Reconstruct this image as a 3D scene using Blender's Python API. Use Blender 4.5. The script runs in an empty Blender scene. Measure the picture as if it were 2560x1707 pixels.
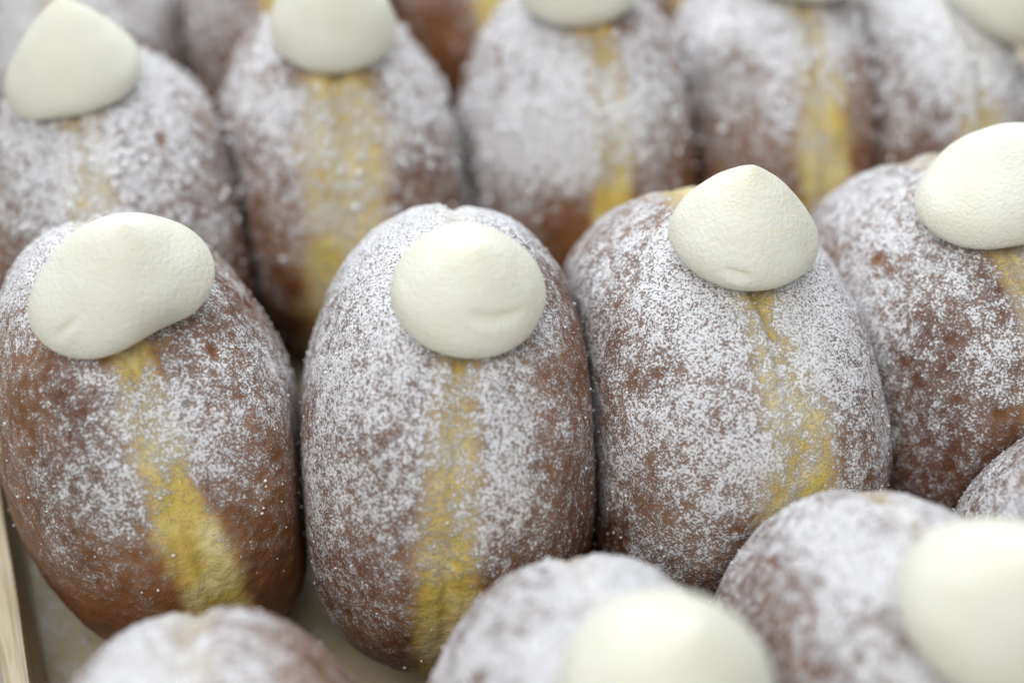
import bpy, math
import numpy as np
from mathutils import Vector, Matrix

# ------------------------------------------------------------------ camera
sc = bpy.context.scene
F_PX = 3636.0                       # focal length in photo pixels (photo is 2560 wide)
PITCH, YAW = math.radians(41.09), math.radians(11.15)
CAM = Vector((0.0279, -0.2202, 0.2747))
DIR = Vector((math.sin(YAW)*math.cos(PITCH), math.cos(YAW)*math.cos(PITCH), -math.sin(PITCH)))
RIGHT = Vector((math.cos(YAW), -math.sin(YAW), 0.0))
UP = RIGHT.cross(DIR)
cam_d = bpy.data.cameras.new('camera')
cam = bpy.data.objects.new('camera', cam_d); sc.collection.objects.link(cam)
cam.matrix_world = Matrix((( RIGHT.x, UP.x, -DIR.x, CAM.x), (RIGHT.y, UP.y, -DIR.y, CAM.y),
                           (RIGHT.z, UP.z, -DIR.z, CAM.z), (0, 0, 0, 1)))
cam_d.sensor_width = 36.0
cam_d.lens = 36.0*F_PX/2560.0
cam_d.clip_start, cam_d.clip_end = 0.005, 50.0
cam_d.dof.use_dof = True
cam_d.dof.focus_distance = 0.289
cam_d.dof.aperture_fstop = 4.8
sc.camera = cam

# ------------------------------------------------------------------ light
world = bpy.data.worlds.new('World'); sc.world = world; world.use_nodes = True
bg = world.node_tree.nodes['Background']
bg.inputs[0].default_value = (0.90, 0.95, 1.0, 1); bg.inputs[1].default_value = 0.37

def area(name, loc, target, sx, sy, power, col):
    d = bpy.data.lights.new(name, 'AREA'); d.shape = 'RECTANGLE'; d.size, d.size_y = sx, sy
    d.energy = power; d.color = col
    o = bpy.data.objects.new(name, d); sc.collection.objects.link(o)
    o.location = loc
    o.rotation_euler = (Vector(target)-Vector(loc)).to_track_quat('-Z', 'Y').to_euler()
    return o
area('ceiling_lamp', (0.11, 0.50, 0.62), (0.10, 0.12, 0.05), 0.8, 0.4, 5.9, (0.91, 0.96, 1.0))
area('shop_lamp', (-0.22, -0.42, 0.88), (0.07, 0.03, 0.06), 0.8, 0.6, 5.6, (1.0, 0.985, 0.96))

vs = sc.view_settings
vs.view_transform = 'Standard'; vs.look = 'None'; vs.exposure = 0.0; vs.gamma = 1.0
sc.cycles.use_denoising = True
sc.cycles.max_bounces = 6; sc.cycles.diffuse_bounces = 4; sc.cycles.glossy_bounces = 2

# ------------------------------------------------------------------ helpers
def at(px, py, z):
    """photo pixel -> point on the horizontal plane at height z"""
    d = DIR*F_PX + RIGHT*(px-1280.0) + UP*(853.5-py)
    t = (z-CAM.z)/d.z
    return CAM + d*t

def hash3(ix, iy, iz, seed):
    h = (ix*374761393 + iy*668265263 + iz*2147483647 + seed*974711) & 0xffffffff
    h = ((h ^ (h >> 13))*1274126177) & 0xffffffff
    h = ((h ^ (h >> 16))*2246822519) & 0xffffffff
    return ((h ^ (h >> 15)) & 0xffffff)/float(0xffffff)

def vnoise(p, scale, seed=0, octaves=1):
    """value noise in -1..1 for an (n,3) array in metres; scale = 1/period"""
    out = np.zeros(len(p)); amp = 1.0; tot = 0.0
    for o in range(octaves):
        q = p*scale*(2.03**o) + 91.7 + seed*3.17
        i = np.floor(q).astype(np.int64); f = q-i; f = f*f*(3-2*f)
        acc = 0
        for dx in (0, 1):
            wx = f[:, 0] if dx else 1-f[:, 0]
            for dy in (0, 1):
                wy = f[:, 1] if dy else 1-f[:, 1]
                for dz in (0, 1):
                    wz = f[:, 2] if dz else 1-f[:, 2]
                    acc = acc + wx*wy*wz*hash3(i[:, 0]+dx, i[:, 1]+dy, i[:, 2]+dz, seed+o*17)
        out += amp*(acc*2-1); tot += amp; amp *= 0.5
    return out/tot

def sstep(a, b, x):
    t = np.clip((x-a)/(b-a), 0, 1); return t*t*(3-2*t)

def softmin(s, lim, k):            # smooth min(s, lim)
    return lim - k*np.logaddexp(0, -(s-lim)/k)

def make_mesh(name, verts, faces, mat, smooth=True, attrs=None):
    m = bpy.data.meshes.new(name)
    verts = np.asarray(verts, dtype=np.float32); faces = np.asarray(faces, dtype=np.int32)
    n = faces.shape[1]
    m.vertices.add(len(verts)); m.vertices.foreach_set('co', verts.ravel())
    m.loops.add(faces.size); m.loops.foreach_set('vertex_index', faces.ravel())
    m.polygons.add(len(faces))
    m.polygons.foreach_set('loop_start', np.arange(0, faces.size, n, dtype=np.int32))
    m.polygons.foreach_set('use_smooth', np.full(len(faces), smooth))
    if attrs:
        for k, v in attrs.items():
            a = m.attributes.new(k, 'FLOAT', 'POINT'); a.data.foreach_set('value', v.astype(np.float32))
    m.materials.append(mat); m.update(calc_edges=True); m.validate()
    return m

def link(name, mesh, parent=None, loc=(0, 0, 0)):
    o = bpy.data.objects.new(name, mesh); sc.collection.objects.link(o)
    o.parent = parent; o.location = loc
    return o

# ------------------------------------------------------------------ materials
class NT:
    def __init__(self, name):
        self.m = bpy.data.materials.new(name); self.m.use_nodes = True
        self.t = self.m.node_tree; self.n = self.t.nodes
        self.b = self.n['Principled BSDF']
    def new(self, typ, **kw):
        x = self.n.new(typ)
        for k, v in kw.items(): setattr(x, k, v)
        return x
    def set(self, sock, v):
        if hasattr(v, 'is_output') or isinstance(v, bpy.types.NodeSocket): self.t.links.new(v, sock)
        else: sock.default_value = v
    def math(self, op, a, b=0.0, c=None, clamp=False):
        x = self.new('ShaderNodeMath', operation=op, use_clamp=clamp)
        self.set(x.inputs[0], a); self.set(x.inputs[1], b)
        if c is not None: self.set(x.inputs[2], c)
        return x.outputs[0]
    def noise(self, vec, scale, detail=2.0, rough=0.5, dist=0.0):
        x = self.new('ShaderNodeTexNoise'); self.set(x.inputs['Vector'], vec)
        x.inputs['Scale'].default_value = scale; x.inputs['Detail'].default_value = detail
        x.inputs['Roughness'].default_value = rough; x.inputs['Distortion'].default_value = dist
        return x.outputs['Fac']
    def mix(self, f, a, b):
        x = self.new('ShaderNodeMix', data_type='RGBA')
        self.set(x.inputs[0], f); self.set(x.inputs[6], a); self.set(x.inputs[7], b)
        return x.outputs[2]
    def srange(self, v, lo, hi, a=0.0, b=1.0):
        x = self.new('ShaderNodeMapRange', interpolation_type='SMOOTHSTEP')
        self.set(x.inputs[0], v); self.set(x.inputs[1], lo); self.set(x.inputs[2], hi)
        self.set(x.inputs[3], a); self.set(x.inputs[4], b)
        return x.outputs[0]
    def attr(self, name):
        return self.new('ShaderNodeAttribute', attribute_name=name).outputs['Fac']
    def objvec(self):
        tc = self.new('ShaderNodeTexCoord'); oi = self.new('ShaderNodeObjectInfo')
        m = self.new('ShaderNodeVectorMath', operation='ADD')
        s = self.math('MULTIPLY', oi.outputs['Random'], 7.3)
        self.t.links.new(tc.outputs['Object'], m.inputs[0]); self.t.links.new(s, m.inputs[1])
        return m.outputs[0]
    def bump(self, h, dist, strength=1.0, normal=None):
        x = self.new('ShaderNodeBump'); x.inputs['Distance'].default_value = dist
        x.inputs['Strength'].default_value = strength; self.set(x.inputs['Height'], h)
        if normal is not None: self.set(x.inputs['Normal'], normal)
        return x.outputs[0]

def mat_dough():
    k = NT('sugared_dough'); v = k.objvec()
    band, pw, tone = k.attr('band'), k.attr('powder'), k.attr('tone')
    n1 = k.noise(v, 2000, 3.0, 0.66, 0.4)
    n2 = k.noise(v, 430, 2.5, 0.55, 0.3)
    n3 = k.noise(v, 115, 2.0, 0.5)
    # crust: browned skin
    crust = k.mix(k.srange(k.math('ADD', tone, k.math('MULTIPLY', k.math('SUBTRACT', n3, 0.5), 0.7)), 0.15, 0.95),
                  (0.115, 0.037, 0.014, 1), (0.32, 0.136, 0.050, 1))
    crumb = k.mix(k.srange(n3, 0.35, 0.65), (0.66, 0.50, 0.12, 1), (0.80, 0.68, 0.34, 1))
    bnd = k.srange(k.math('ADD', band, k.math('MULTIPLY', k.math('ADD', k.math('SUBTRACT', n3, 0.5), k.math('MULTIPLY', k.math('SUBTRACT', n2, 0.5), 0.5)), 0.65)), 0.06, 0.86)
    edge = k.srange(k.math('ADD', band, k.math('MULTIPLY', k.math('SUBTRACT', n3, 0.5), 0.7)), 0.05, 0.50)
    base = k.mix(edge, crust, (0.46, 0.25, 0.085, 1))
    base = k.mix(bnd, base, crumb)
    # sugar coverage
    cov = k.math('ADD', pw, k.math('MULTIPLY', k.math('SUBTRACT', n3, 0.5), 0.55))
    cov = k.math('ADD', cov, k.math('MULTIPLY', k.math('SUBTRACT', n2, 0.5), 1.45))
    cov = k.math('SUBTRACT', cov, k.math('MULTIPLY', bnd, 0.20))
    cov = k.math('MINIMUM', cov, 0.92)
    thr = k.math('MULTIPLY_ADD', cov, -0.30, 0.69)
    mask = k.srange(n1, k.math('SUBTRACT', thr, 0.075), k.math('ADD', thr, 0.075))
    haze = k.math('MULTIPLY', k.srange(cov, -0.05, 0.9), 0.28)
    dusty = k.mix(haze, base, (0.62, 0.56, 0.54, 1))
    col = k.mix(k.math('MULTIPLY', mask, 0.95), dusty, (0.84, 0.84, 0.865, 1))
    k.set(k.b.inputs['Base Color'], col)
    k.set(k.b.inputs['Roughness'], k.math('MULTIPLY_ADD', mask, 0.48, 0.44))
    k.b.inputs['Specular IOR Level'].default_value = 0.3
    b1 = k.bump(n2, 0.0011, 0.5)
    b2 = k.bump(k.math('ADD', mask, k.math('MULTIPLY', n1, 0.8)), 0.00022, 1.0, b1)
    k.set(k.b.inputs['Normal'], b2)
    return k.m

def mat_sugar():
    k = NT('icing_sugar'); v = k.objvec()
    k.b.inputs['Base Color'].default_value = (0.86, 0.86, 0.885, 1)
    k.b.inputs['Roughness'].default_value = 0.95
    k.set(k.b.inputs['Normal'], k.bump(k.noise(v, 3000, 2), 0.0002, 0.7))
    return k.m

def mat_cream():
    k = NT('whipped_cream'); v = k.objvec()
    n = k.noise(v, 90, 3.0, 0.5); fine = k.noise(v, 1900, 2.0, 0.6); mid = k.noise(v, 1250, 2.0, 0.5)
    k.set(k.b.inputs['Base Color'], k.mix(k.srange(n, 0.3, 0.7), (0.82, 0.81, 0.69, 1), (0.85, 0.845, 0.755, 1)))
    k.b.inputs['Roughness'].default_value = 0.44
    k.b.inputs['Specular IOR Level'].default_value = 0.37
    k.b.inputs['Subsurface Weight'].default_value = 0.6
    k.b.inputs['Subsurface Radius'].default_value = (1.0, 0.8, 0.45)
    k.b.inputs['Subsurface Scale'].default_value = 0.006
    h = k.math('ADD', k.math('MULTIPLY', fine, 0.6), mid)
    k.set(k.b.inputs['Normal'], k.bump(h, 0.0006, 0.75))
    return k.m

def mat_paper():
    k = NT('tray_lining'); v = k.objvec()
    n = k.noise(v, 40, 4.0, 0.6); g = k.noise(v, 900, 3, 0.6); p = k.noise(v, 75, 2.0, 0.5)
    base = k.mix(k.srange(n, 0.3, 0.7), (0.60, 0.51, 0.32, 1), (0.70, 0.62, 0.44, 1))
    dust = k.srange(k.math('ADD', g, k.math('MULTIPLY', p, 0.9)), 0.98, 1.12)
    k.set(k.b.inputs['Base Color'], k.mix(k.math('MULTIPLY', dust, 0.8), base, (0.80, 0.80, 0.82, 1)))
    k.b.inputs['Roughness'].default_value = 0.7
    k.set(k.b.inputs['Normal'], k.bump(g, 0.0002, 0.4))
    return k.m

def mat_wood():
    k = NT('pale_wood'); v = k.objvec()
    mp = k.new('ShaderNodeMapping'); k.set(mp.inputs['Vector'], v); mp.inputs['Scale'].default_value = (1, 0.04, 1)
    n = k.noise(mp.outputs[0], 500, 4.0, 0.6, 0.5); n2 = k.noise(v, 30, 3.0, 0.5)
    fine = k.srange(n, 0.34, 0.60)
    c = k.mix(fine, (0.36, 0.29, 0.16, 1), (0.66, 0.58, 0.41, 1))
    c = k.mix(k.math('MULTIPLY', k.srange(n2, 0.4, 0.7), 0.35), c, (0.50, 0.42, 0.25, 1))
    k.set(k.b.inputs['Base Color'], c); k.b.inputs['Roughness'].default_value = 0.65
    k.set(k.b.inputs['Normal'], k.bump(n, 0.0004, 0.6))
    return k.m

def mat_counter():
    k = NT('counter_top'); v = k.objvec()
    n = k.noise(v, 25, 4.0, 0.6)
    k.set(k.b.inputs['Base Color'], k.mix(n, (0.30, 0.27, 0.20, 1), (0.40, 0.36, 0.27, 1)))
    k.b.inputs['Roughness'].default_value = 0.5
    return k.m

M_DOUGH, M_SUGAR, M_CREAM, M_PAPER, M_WOOD, M_COUNTER = (mat_dough(), mat_sugar(), mat_cream(), mat_paper(), mat_wood(), mat_counter())

# ------------------------------------------------------------------ setting
TRAY_ROT = math.radians(9.4)                       # the tray stands turned to the rows
TRAY_O = np.array([-0.0384, 0.0, 0.0])
TEX = np.array([math.cos(TRAY_ROT), math.sin(TRAY_ROT), 0.0])
WX0, WX1, WY0, WY1 = 0.0, 0.2895, -0.20, 0.31
def box_mesh(name, x0, x1, y0, y1, z0, z1, mat, bev=0.0006, seg=1, wob=0.0, seed=0):
    import bmesh
    bm = bmesh.new()
    bmesh.ops.create_cube(bm, size=1.0)
    for w in bm.verts:
        w.co = Vector(((x0+x1)/2+w.co.x*(x1-x0), (y0+y1)/2+w.co.y*(y1-y0), (z0+z1)/2+w.co.z*(z1-z0)))
    if seg > 1:
        long_e = [e for e in bm.edges if abs(e.verts[0].co.y-e.verts[1].co.y) > 0.02]
        bmesh.ops.subdivide_edges(bm, edges=long_e, cuts=seg, use_grid_fill=True)
    bmesh.ops.bevel(bm, geom=[e for e in bm.edges if len(e.link_faces) == 2 and e.calc_face_angle(0) > 1.0],
                    offset=bev, segments=2, affect='EDGES', profile=0.6)
    if wob:
        p = np.array([w.co[:] for w in bm.verts])
        dn = vnoise(p*np.array([0.01, 1, 0.01]), 40, seed, 2)*wob
        for w, d in zip(bm.verts, dn): w.co.x += d; w.co.z += d*0.5*(1 if w.co.z > 0.005 else 0)
    m = bpy.data.meshes.new(name); bm.to_mesh(m); bm.free(); m.materials.append(mat)
    return m

ct = link('counter_top', box_mesh('counter_top', -1.2, 1.4, -1.0, 1.4, -0.045, -0.005, M_COUNTER, 0.002))
ct['kind'] = 'structure'
tray = bpy.data.objects.new('wooden_tray', None); sc.collection.objects.link(tray)
tray.location = (TRAY_O[0], TRAY_O[1], -0.005); tray.rotation_euler = (0, 0, TRAY_ROT)
tray['label'] = 'pale wooden tray with thin side boards holding all the doughnuts'; tray['category'] = 'tray'
TH = 0.0050; WH = 0.035
link('base', box_mesh('base', WX0-TH, WX1+TH, WY0-TH, WY1+TH, 0.0, 0.003, M_WOOD), tray)
link('lining', box_mesh('lining', WX0+0.0005, WX1-0.0005, WY0+0.0005, WY1-0.0005, 0.0033, 0.0050, M_PAPER, 0.0003), tray)
link('side_board', box_mesh('side_board', WX0-TH, WX0, WY0, WY1, 0.0032, WH, M_WOOD, 0.0007, 60, 0.0006, 3), tray)
link('side_board', box_mesh('side_board', WX1, WX1+TH, WY0, WY1, 0.0032, 0.070, M_WOOD, 0.0007, 60, 0.0006, 5), tray)
link('end_board', box_mesh('end_board', WX0-TH, WX1+TH, WY1, WY1+TH, 0.0032, WH, M_WOOD), tray)
link('end_board', box_mesh('end_board', WX0-TH, WX1+TH, WY0-TH, WY0, 0.0032, WH, M_WOOD), tray)

# ------------------------------------------------------------------ doughnuts
# px: photo pixel of the body's centre; W half width, R disc radius; yaw/lean/turn in degrees;
# cr: cream (forward angle from the top deg, sideways offset m, radius m, height m, peak lean (right, back) m, stretch, stretch angle)
S = []
def spec(label, px, W=0.0318, R=0.0490, yaw=0, lean=0, cov=0.0, seed=0, hi=1, cream=None, bandw=0.0052, bumps=(), cleft=0.2, lips=1.0, btop=0.38, ptop=0.04):
    S.append(dict(label=label, px=px, W=W, R=R, yaw=yaw, lean=lean, cov=cov, seed=seed, hi=hi, cream=cream,
                  bandw=bandw, bumps=bumps, cleft=cleft, lips=lips, btop=btop, ptop=ptop))
def C(fwd=8, side=0.0, r=0.0162, h=0.027, lean=(0, 0), st=1.0, sa=0.0, crease=(), ax=(0, 0), dome=0.4):
    return dict(fwd=fwd, side=side, r=r, h=h, lean=lean, st=st, sa=sa, crease=crease, ax=ax, dome=dome)

# focused row
spec('sugared doughnut with a lopsided, smeared cream blob, against the left side board', (385, 1085), W=0.0325, R=0.0505, yaw=-13, lean=-3, cov=-0.14, seed=11, hi=3,
     cream=C(13, 0.002, 0.0150, 0.0185, (0.002, 0.001), 1.22, 24, ((-0.010, -0.010, 0.0025, 60, 0.3),), ax=(0.0, -0.08), dome=0.08), bandw=0.0044)
spec('sugared doughnut in sharp focus whose round cream dollop has a slanted crease', (1120, 1098), W=0.0330, R=0.0522, cleft=0.9, yaw=9, lean=4, cov=0.02, seed=23, hi=3,
     cream=C(14, 0.0015, 0.0149, 0.0152, (0.001, 0.001), 1.0, 0, ((0.0032, -0.010, 0.0048, -8, 0.78),), ax=(0, -0.12), dome=0.30))
spec('sugared doughnut with a crisp pointed onion-shaped cream dollop, right of centre', (1755, 1030), W=0.0355, R=0.0505, btop=0.25, ptop=-0.12, bandw=0.0066, cleft=1.0, yaw=-6, lean=1, cov=0.0, seed=37, hi=3,
     cream=C(5, 0.001, 0.0150, 0.0184, (0.0, 0.002), 1.0, 0, ((-0.005, -0.012, 0.0024, -5, 0.36),), dome=0.06))
spec('sugared doughnut cut by the right frame edge in the focused row', (2345, 915), W=0.0340, yaw=-4, lean=0, cov=-0.02, seed=41, hi=2,
     cream=C(4, 0.002, 0.0155, 0.0170, (0.003, 0.002), 1.2, 10))
# second row
spec('blurred doughnut with the tall cone-shaped cream peak, far left of second row', (320, 585), W=0.0332, yaw=-2, lean=-4, cov=-0.10, seed=53, hi=2,
     cream=C(3, -0.001, 0.0155, 0.0225, (0.002, 0.0), 1.05, 0, dome=0.0))
spec('blurred doughnut with a wide bright yellow seam behind the central one', (850, 455), W=0.0332, yaw=2, lean=2, cov=-0.03, ptop=-0.18, seed=67, hi=2,
     cream=C(9, 0.0, 0.0155, 0.024), bandw=0.0088, lips=0.4)
spec('blurred heavily sugared doughnut with a thin yellow seam below cream at the top edge', (1440, 378), W=0.0326, yaw=3, lean=2, cov=-0.02, ptop=-0.10, seed=71, hi=2,
     cream=C(2, -0.003, 0.0160, 0.024))
spec('blurred doughnut with a powdery white bulge on its left shoulder, second row', (1925, 330), W=0.0318, yaw=4, lean=0, cov=-0.04, seed=83, hi=2,
     cream=C(0, 0.003, 0.0160, 0.024), bumps=((-0.022, -0.014, 0.083, 0.009, 0.008),))
spec('blurred doughnut in the top right corner against the right side board', (2275, 365), W=0.0270, yaw=0, lean=0, cov=-0.02, seed=97, hi=2,
     cream=C(10, 0.012, 0.0170, 0.025))
# foreground row
spec('foreground doughnut at bottom left with its cream out of frame', (560, 2265), yaw=0, lean=0, cov=-0.18, seed=101, hi=2, bandw=0.0045,
     cream=C(14, 0.0, 0.0160, 0.020))
spec('foreground doughnut with a big blurred cream dollop cut by the bottom edge', (1500, 2100), yaw=2, lean=2, cov=-0.13, seed=113, hi=2, bandw=0.0040,
     cream=C(9, 0.004, 0.0160, 0.020))
spec('foreground doughnut in the bottom right corner with a large blurred cream dollop', (2215, 1905), yaw=2, lean=2, cov=-0.13, seed=127, hi=2, bandw=0.0040,
     cream=C(9, 0.004, 0.0160, 0.020))
spec('dark doughnut sliver at the right frame edge above the corner doughnut', (2840, 1665), yaw=2, lean=0, cov=-0.12, seed=131, hi=2,
     cream=C(4, 0.003, 0.0155, 0.020))
# back row
for lab, px, sd in (('heavily blurred brown doughnut in the back row, leftmost', (215, 135), 149),
                    ('heavily blurred doughnut in the back row, second from the left', (705, 75), 151),
                    ('heavily blurred doughnut in the back row, third from the left', (1190, 10), 163),
                    ('heavily blurred doughnut in the back row, fourth from the left', (1630, -60), 173),
                    ('heavily blurred doughnut in the back row, rightmost', (2020, -110), 181)):
    spec(lab, px, W=0.0330, yaw=0, cov=-0.03, seed=sd, hi=1, cream=C(4, 0.0, 0.0160, 0.024))

ZC = 0.0468
RES = {3: (230, 560), 2: (150, 360), 1: (100, 240)}
def frame(s):
    ry, rl = math.radians(s['yaw']), math.radians(s['lean'])
    return np.array(Matrix.Rotation(-ry, 3, 'Z') @ Matrix.Rotation(rl, 3, 'Y'))
for s in S:
    c = at(*s['px'], ZC); s['c'] = np.array([c.x, c.y, ZC]); s['A'] = frame(s)
    print('%-70s x %.3f y %.3f' % (s['label'][:70], c.x, c.y))

def metric(s):
    return s['A'] @ np.diag([1/s['W']**2, 1/s['R']**2, 1/s['R']**2]) @ s['A'].T

def contact_planes(i):
    s = S[i]; out = []
    for j, t in enumerate(S):
        if j == i: continue
        d = t['c']-s['c']
        if np.linalg.norm(d) > 0.115: continue
        M = metric(s)+metric(t); n = M @ d; n /= np.linalg.norm(n)
        out.append((0.5*(s['c']+t['c']), n))
    out.append((TRAY_O+TEX*0.0008, -TEX))
    out.append((TRAY_O+TEX*(WX1-0.0008), TEX))
    return out

def dough(i):
    s = S[i]; nlat, nlon = RES[s['hi']]; sd = s['seed']
    # latitude runs along the short axis (x); longitude round the disc, 0 = towards the camera, +90 = top
    t = np.linspace(-1, 1, nlat+1)[1:-1]
    lat = np.pi/2*(0.80*t + 0.20*t**3)
    lon = np.linspace(0, 2*np.pi, nlon, endpoint=False)
    LA, LO = np.meshgrid(lat, lon, indexing='ij')
    LA, LO = LA.ravel(), LO.ravel()
    ca, sa = np.cos(LA), np.sin(LA)
    e = 0.90
    rr = np.abs(ca)**e*s['R']; xx = np.sign(sa)*np.abs(sa)**e*s['W']
    P = np.stack([xx, -rr*np.cos(LO), rr*np.sin(LO)], 1)
    P = np.concatenate([P, [[-s['W'], 0, 0], [s['W'], 0, 0]]])
    U = P/np.array([s['W'], s['R'], s['R']]); U /= np.linalg.norm(U, axis=1)[:, None]
    Uq = U*0.05
    # overall lumpiness
    g = 1 + 0.028*vnoise(Uq, 28, sd, 2) + 0.011*vnoise(Uq, 90, sd+5, 2)
    P = P*g[:, None]
    P[:, 0] *= 1.03-0.075*U[:, 2]
    # seam: irregular band round the disc with a soft waist and a tight cleft near the top
    wander = 0.0022*vnoise(np.stack([np.zeros(len(P)), U[:, 1], U[:, 2]], 1)*0.05, 35, sd+9, 2)
    bx = P[:, 0]-wander
    top = sstep(0.35, 0.95, U[:, 2])
    wvar = s['bandw']*(1 + 0.35*vnoise(Uq, 42, sd+13, 2))*(1-0.15*top)
    groove = 0.0011*(1-0.75*top)*np.exp(-(bx/(1.6*wvar))**2) + (0.0010+0.0015*top)*np.exp(-(bx/0.0016)**2)*(0.6+0.4*vnoise(Uq, 120, sd+3))
    P = P - U*groove[:, None]
    band = np.exp(-(np.abs(bx)/(wvar*1.25))**3.0)*(1-s['btop']*sstep(0.45, 0.95, U[:, 2]))*(0.62 if s['c'][1] < -0.05 else 1.0)
    # drawn-out wrinkles and torn lips along the seam
    lonq = np.stack([bx*520, U[:, 1]*4.5, U[:, 2]*4.5], 1)
    wr = vnoise(lonq, 1.0, sd+61, 2); lips = vnoise(lonq*np.array([0.8, 2.6, 2.6]), 1.0, sd+62, 2)
    inb = np.exp(-(np.abs(bx)/(wvar*1.5))**4)
    P = P + U*((0.00032*wr+0.00028*lips)*inb)[:, None]
    # fine relief of sugar and crust
    fine = 0.00016*vnoise(P, 620, sd+21, 2) + 0.00022*vnoise(P, 240, sd+22, 2)
    P = P + U*fine[:, None]
    P = P @ s['A'].T
    N = (U/np.array([s['W'], s['R'], s['R']])); N /= np.linalg.norm(N, axis=1)[:, None]; N = N @ s['A'].T
    for (bxx, byy, bzz, br, bh) in s['bumps']:
        d2 = ((P-np.array([bxx, byy, bzz-ZC]))**2).sum(1)
        P = P + N*(bh*np.exp(-d2/(br*br)))[:, None]
    Wd = P + s['c']
    cr = s['cream']
    # squash against the neighbours, the side boards and the tray
    contact = np.zeros(len(Wd))
    for p0, n in contact_planes(i):
        sdist = (Wd-p0) @ n
        ns = softmin(sdist, -0.0003, 0.0011)
        Wd = Wd + n*(ns-sdist)[:, None]
    Wd[:, 2] = 0.0002 + 0.0008*np.logaddexp(0, (Wd[:, 2]-0.0002)/0.0008)
    # sugar coverage: sifted from above
    up = N[:, 2]
    big = vnoise(Wd, 38, sd+31, 3); mid = vnoise(Wd, 110, sd+33, 2)
    pw = 0.13 + 0.72*sstep(-0.60, 0.85, up) + 0.58*big + 0.20*mid + s['cov']
    front = sstep(0.0, 0.9, -N[:, 1])*sstep(0.55, -0.35, up)
    pw -= 0.34*front
    pw += s['lips']*inb*(0.20*wr+0.28*lips-0.05)
    pw += 0.16*sstep(0.45, 1.0, up) + s['ptop']*inb*top
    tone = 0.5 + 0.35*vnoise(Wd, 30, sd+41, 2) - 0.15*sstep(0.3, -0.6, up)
    # torn pits in the skin
    rng = np.random.default_rng(sd+77)
    for _ in range(8):
        q = rng.normal(size=3); q /= np.linalg.norm(q)
        c0 = P[int(np.argmax(U @ q))]; dv = P-c0
        near = (np.abs(dv) < 0.006).all(1)
        rad = 0.0006+0.0011*rng.random()**2; el = np.array([1.0, 1.8, 1.0]) if rng.random() < 0.5 else np.array([1.9, 1.0, 1.0])
        m = np.exp(-((dv[near]/(rad*el))**2).sum(1))
        pw[near] -= 0.65*m; Wd[near] -= N[near]*(0.0006*m)[:, None]
    cl2 = bx - 0.0012*vnoise(Wd, 210, sd+51, 2)
    cleft = np.exp(-(cl2/0.0013)**2)*sstep(0.45, 0.95, U[:, 2])*np.clip(0.75+0.8*vnoise(Wd, 150, sd+52, 2), 0, 1.2)*s['cleft']
    pw -= 0.35*cleft; band = np.maximum(band, 0.75*cleft)
    # place of the cream
    fa = math.radians(90-cr['fwd'])
    d0 = np.array([cr['side']/s['W'], -math.cos(fa), math.sin(fa)]); d0 /= np.linalg.norm(d0)
    idx = int(np.argmax(U @ d0)); cp = Wd[idx].copy(); cn = N[idx].copy()
    dd = np.linalg.norm(Wd-cp, axis=1)
    dimple = 0.0016*np.exp(-(dd/(cr['r']*0.8))**2)
    Wd = Wd - N*dimple[:, None]
    # bare moist ring right under the cream, wetter in front
    ring = np.exp(-((dd-cr['r']*0.92)/0.0022)**2)*sstep(-0.2, 0.9, -(Wd-cp)[:, 1]/np.maximum(dd, 1e-6))
    band = np.clip(np.maximum(band, 0.40*ring*np.exp(-(bx/0.009)**2)), 0, 1)
    pw = pw - 0.35*ring*np.exp(-(bx/0.009)**2)
    base = np.array([s['c'][0], s['c'][1], 0.0])
    V = Wd-base
    # faces
    L = nlat-1
    a = np.arange(L-1)[:, None]*nlon; j = np.arange(nlon)[None, :]; j2 = (j+1) % nlon
    q = np.stack([a+j, a+j2, a+nlon+j2, a+nlon+j], -1).reshape(-1, 4)
    tri = np.concatenate([q[:, [0, 1, 2]], q[:, [0, 2, 3]]])
    pl, pr = L*nlon, L*nlon+1; jj = np.arange(nlon)
    tri = np.concatenate([tri, np.stack([np.full(nlon, pl), (jj+1) % nlon, jj], 1),
                          np.stack([np.full(nlon, pr), (L-1)*nlon+jj, (L-1)*nlon+(jj+1) % nlon], 1)])
    fn = np.cross(V[tri[:, 1]]-V[tri[:, 0]], V[tri[:, 2]]-V[tri[:, 0]])
    if (fn*(V[tri].mean(1)-np.array([0, 0, ZC]))).sum() < 0: tri = tri[:, ::-1]
    mesh = make_mesh('dough', V, tri, M_DOUGH, True, {'band': band, 'powder': pw, 'tone': tone})
    return mesh, base, V, N, pw, band, cp-base, cn

OCT_V = None
def blob():
    ph = (1+5**.5)/2
    v = np.array([[-1, ph, 0], [1, ph, 0], [-1, -ph, 0], [1, -ph, 0], [0, -1, ph], [0, 1, ph], [0, -1, -ph], [0, 1, -ph],
                  [ph, 0, -1], [ph, 0, 1], [-ph, 0, -1], [-ph, 0, 1]])/1.902
    f = np.array([[0, 11, 5], [0, 5, 1], [0, 1, 7], [0, 7, 10], [0, 10, 11], [1, 5, 9], [5, 11, 4], [11, 10, 2], [10, 7, 6], [7, 1, 8],
                  [3, 9, 4], [3, 4, 2], [3, 2, 6], [3, 6, 8], [3, 8, 9], [4, 9, 5], [2, 4, 11], [6, 2, 10], [8, 6, 7], [9, 8, 1]])
    return v, f

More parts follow.
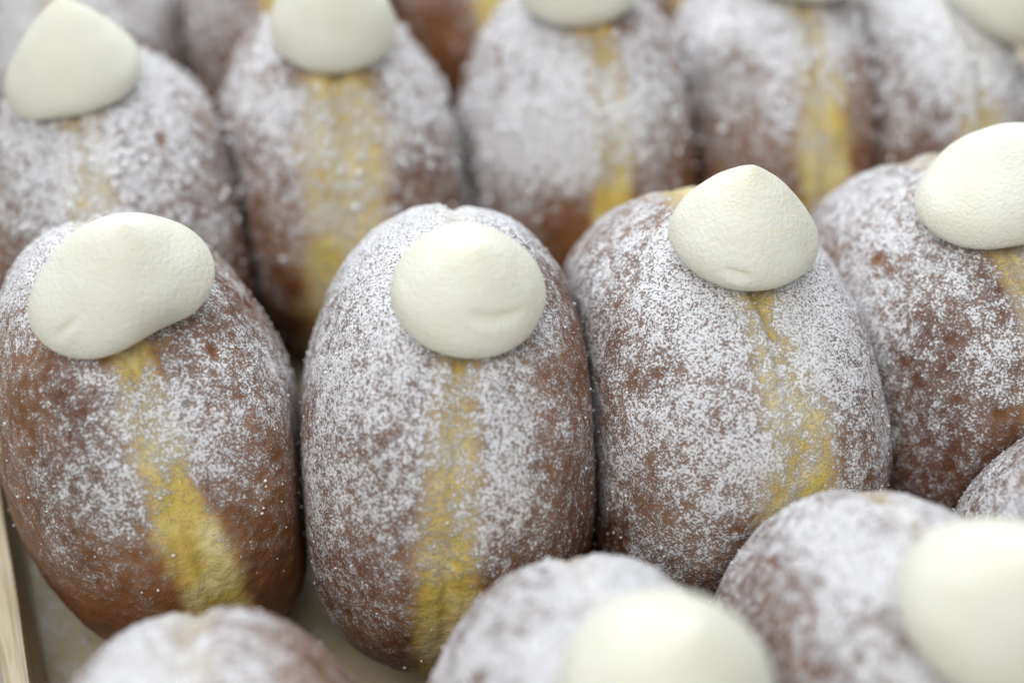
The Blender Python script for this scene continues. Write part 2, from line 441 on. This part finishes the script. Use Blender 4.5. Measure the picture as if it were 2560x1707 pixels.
def clumps(V, N, pw, n, seed, rmin, rmax):
    rng = np.random.default_rng(seed)
    w = np.clip(pw+0.25, 0.02, 1.2)**1.5*(V[:, 2] > 0.006)
    # equal-area weight is close enough: mesh is near uniform except at the poles
    pick = rng.choice(len(V), size=n, p=w/w.sum())
    bv, bf = blob()
    r = rmin + (rmax-rmin)*rng.random(n)**4
    sc3 = r[:, None]*(0.6+0.8*rng.random((n, 3)))
    jit = (1+0.35*(rng.random((n, 12))-0.5))
    ang = rng.random(n)*6.283
    c_, s_ = np.cos(ang), np.sin(ang)
    b = bv[None]*jit[:, :, None]*sc3[:, None, :]
    bx = b[:, :, 0]*c_[:, None]-b[:, :, 1]*s_[:, None]; by = b[:, :, 0]*s_[:, None]+b[:, :, 1]*c_[:, None]
    b = np.stack([bx, by, b[:, :, 2]], -1)
    pos = V[pick] + N[pick]*(r*0.25)[:, None] + (rng.random((n, 3))-0.5)*0.0004
    vv = (pos[:, None, :]+b).reshape(-1, 3)
    ff = (bf[None]+12*np.arange(n)[:, None, None]).reshape(-1, 3)
    return vv, ff

def cream(cr, seed, cn, hi):
    """piped dollop: rounded overhanging foot and a drawn-out peak; returns verts about the contact point"""
    nu, nv = (150, 220) if hi == 3 else (80, 120)
    # profile (radius, height): rounded foot below the widest ring, drawn-out peak above it
    h0, dm = 0.20, cr['dome']
    s1 = np.linspace(0, 1, 1500)
    pu = (1-s1**(1.62+0.4*dm))**(1.04-0.5*dm); hu = h0+(1.40-h0)*s1
    a1 = np.linspace(-np.pi/2, 0, 400)[:-1]
    pl_, hl = np.cos(a1)**0.8, h0+0.46*np.sin(a1)
    pr, ph = np.r_[pl_, pu], np.r_[hl, hu]
    seg = np.r_[0, np.cumsum(np.hypot(np.diff(pr), np.diff(ph)))]
    u = np.linspace(0, seg[-1], nu+1)
    phs = ph[[0, -1]]
    pr, ph = np.interp(u, seg, pr)[1:-1], np.interp(u, seg, ph)[1:-1]
    az = np.linspace(0, 2*np.pi, nv, endpoint=False)
    R_, A_ = np.meshgrid(pr, az, indexing='ij'); H_, _ = np.meshgrid(ph, az, indexing='ij')
    R_, A_, H_ = R_.ravel(), A_.ravel(), H_.ravel()
    R_ = np.r_[R_, 0, 0]; A_ = np.r_[A_, 0, 0]; H_ = np.r_[H_, phs[0], phs[-1]]
    r, h = cr['r'], cr['h']/1.40
    x, y, z = r*R_*np.cos(A_), r*R_*np.sin(A_), h*H_
    # stretch of the foot
    if cr['st'] != 1.0:
        a = math.radians(cr['sa']); ux, uy = math.cos(a), math.sin(a)
        k = x*ux+y*uy; f = (cr['st']-1)*(1-sstep(0.5, 1.35, H_)*0.5)
        x, y = x+ux*k*f, y+uy*k*f
        # a thick lobe runs down one end
        lob = sstep(0.1, 1.0, -k/r); z = z-lob*0.0035
        y = y + 0.0024*np.exp(-((k-0.002)/0.006)**2)*sstep(0.1, 0.9, -y/r)*(cr['st'] > 1.21)*(1-sstep(0.15, 0.7, H_))
    P = np.stack([x, y, z], 1)
    U = np.stack([x/r, y/r, (z-0.3*h)/r], 1); U /= np.linalg.norm(U, axis=1)[:, None]
    P *= (1+0.030*vnoise(U*0.05, 26, seed, 2)+0.003*vnoise(U*0.05, 95, seed+2, 2))[:, None]
    # faint spiral drag marks left by the nozzle
    P -= U*(0.00004*np.sin(A_*1.0+H_*16+2*vnoise(U*0.05, 20, seed+4)))[:, None]*sstep(0.1, 0.5, R_)[:, None]
    tl = sstep(0.35, 1.4, H_)**1.4
    P[:, 0] += cr['lean'][0]*tl; P[:, 1] += cr['lean'][1]*tl
    for (cx, cy, ln, ang, hz) in cr['crease']:        # small fold where the piping stopped
        th = math.atan2(cy, cx); a = math.radians(ang)
        tx = np.array([-math.sin(th), math.cos(th), 0]); uz = np.array([0, 0, 1.0])
        c0 = np.array([math.cos(th)*r, math.sin(th)*r, hz*h])
        d = P-c0; lu = d @ (tx*math.cos(a)+uz*math.sin(a)); lv = d @ (-tx*math.sin(a)+uz*math.cos(a)); lw = d @ np.array([math.cos(th), math.sin(th), 0])
        m = np.exp(-(lu/ln)**4)*np.exp(-(lw/0.012)**2)
        P -= U*(0.0010*m*0.9*np.exp(-((lv+0.0003)/0.0007)**2))[:, None]
        P += U*(0.0004*m*np.exp(-((lv+0.0020)/0.0012)**2))[:, None]
    # sit between the surface normal and straight up
    axis = Vector(cn)*0.6+Vector((0, 0, 1))*0.4 + Vector((cr['ax'][0], cr['ax'][1], 0))
    q = np.array(Vector((0, 0, 1)).rotation_difference(axis.normalized()).to_matrix())
    P = P @ q.T
    L = nu-1
    a = np.arange(L-1)[:, None]*nv; j = np.arange(nv)[None, :]; j2 = (j+1) % nv
    qd = np.stack([a+j, a+j2, a+nv+j2, a+nv+j], -1).reshape(-1, 4)
    tri = np.concatenate([qd[:, [0, 1, 2]], qd[:, [0, 2, 3]]])
    jj = np.arange(nv)
    tri = np.concatenate([tri, np.stack([np.full(nv, L*nv), (jj+1) % nv, jj], 1),
                          np.stack([np.full(nv, L*nv+1), (L-1)*nv+jj, (L-1)*nv+(jj+1) % nv], 1)])
    return P, tri

for i, s in enumerate(S):
    mesh, base, V, N, pw, band, cp, cn = dough(i)
    root = bpy.data.objects.new('doughnut', None); sc.collection.objects.link(root)
    root.location = base; root.empty_display_size = 0.02
    root['label'] = s['label']; root['category'] = 'doughnut'; root['group'] = 'cream doughnuts standing in rows in the tray'
    d = link('dough', mesh, root)
    n = {3: 1200, 2: 1500, 1: 500}[s['hi']]
    far = s['hi'] < 3 and s['c'][1] > 0.05
    vv, ff = clumps(V, N, pw, n, s['seed']+7, 0.00010, 0.00100 if far else 0.00034)
    sg = link('sugar_clumps', make_mesh('sugar_clumps', vv, ff, M_SUGAR, True), d); sg['kind'] = 'stuff'
    P, tri = cream(s['cream'], s['seed']+3, cn, s['hi'])
    cm = link('cream_dollop', make_mesh('cream_dollop', P, tri, M_CREAM, True), root, cp + cn*0.0008)

# ------------------------------------------------------------------ sugar spilled on the lining
rng = np.random.default_rng(5)
nn = 900
xy = np.stack([rng.random(nn)**1.3*0.12+0.003, -0.15+0.22*rng.random(nn)], 1)
flat = np.concatenate([xy, np.full((nn, 1), 0.0051)], 1)
upn = np.tile(np.array([0, 0, 1.0]), (nn, 1))
vv, ff = clumps(np.concatenate([flat[:, :2], np.full((nn, 1), 0.0071)], 1), upn, np.full(nn, 0.5), 1500, 9, 0.00015, 0.0011)
vv[:, 2] -= 0.0018
lining = [o for o in tray.children if o.name.startswith('lining')][0]
sp = link('loose_sugar', make_mesh('loose_sugar', vv, ff, M_SUGAR, True), lining); sp['kind'] = 'stuff'
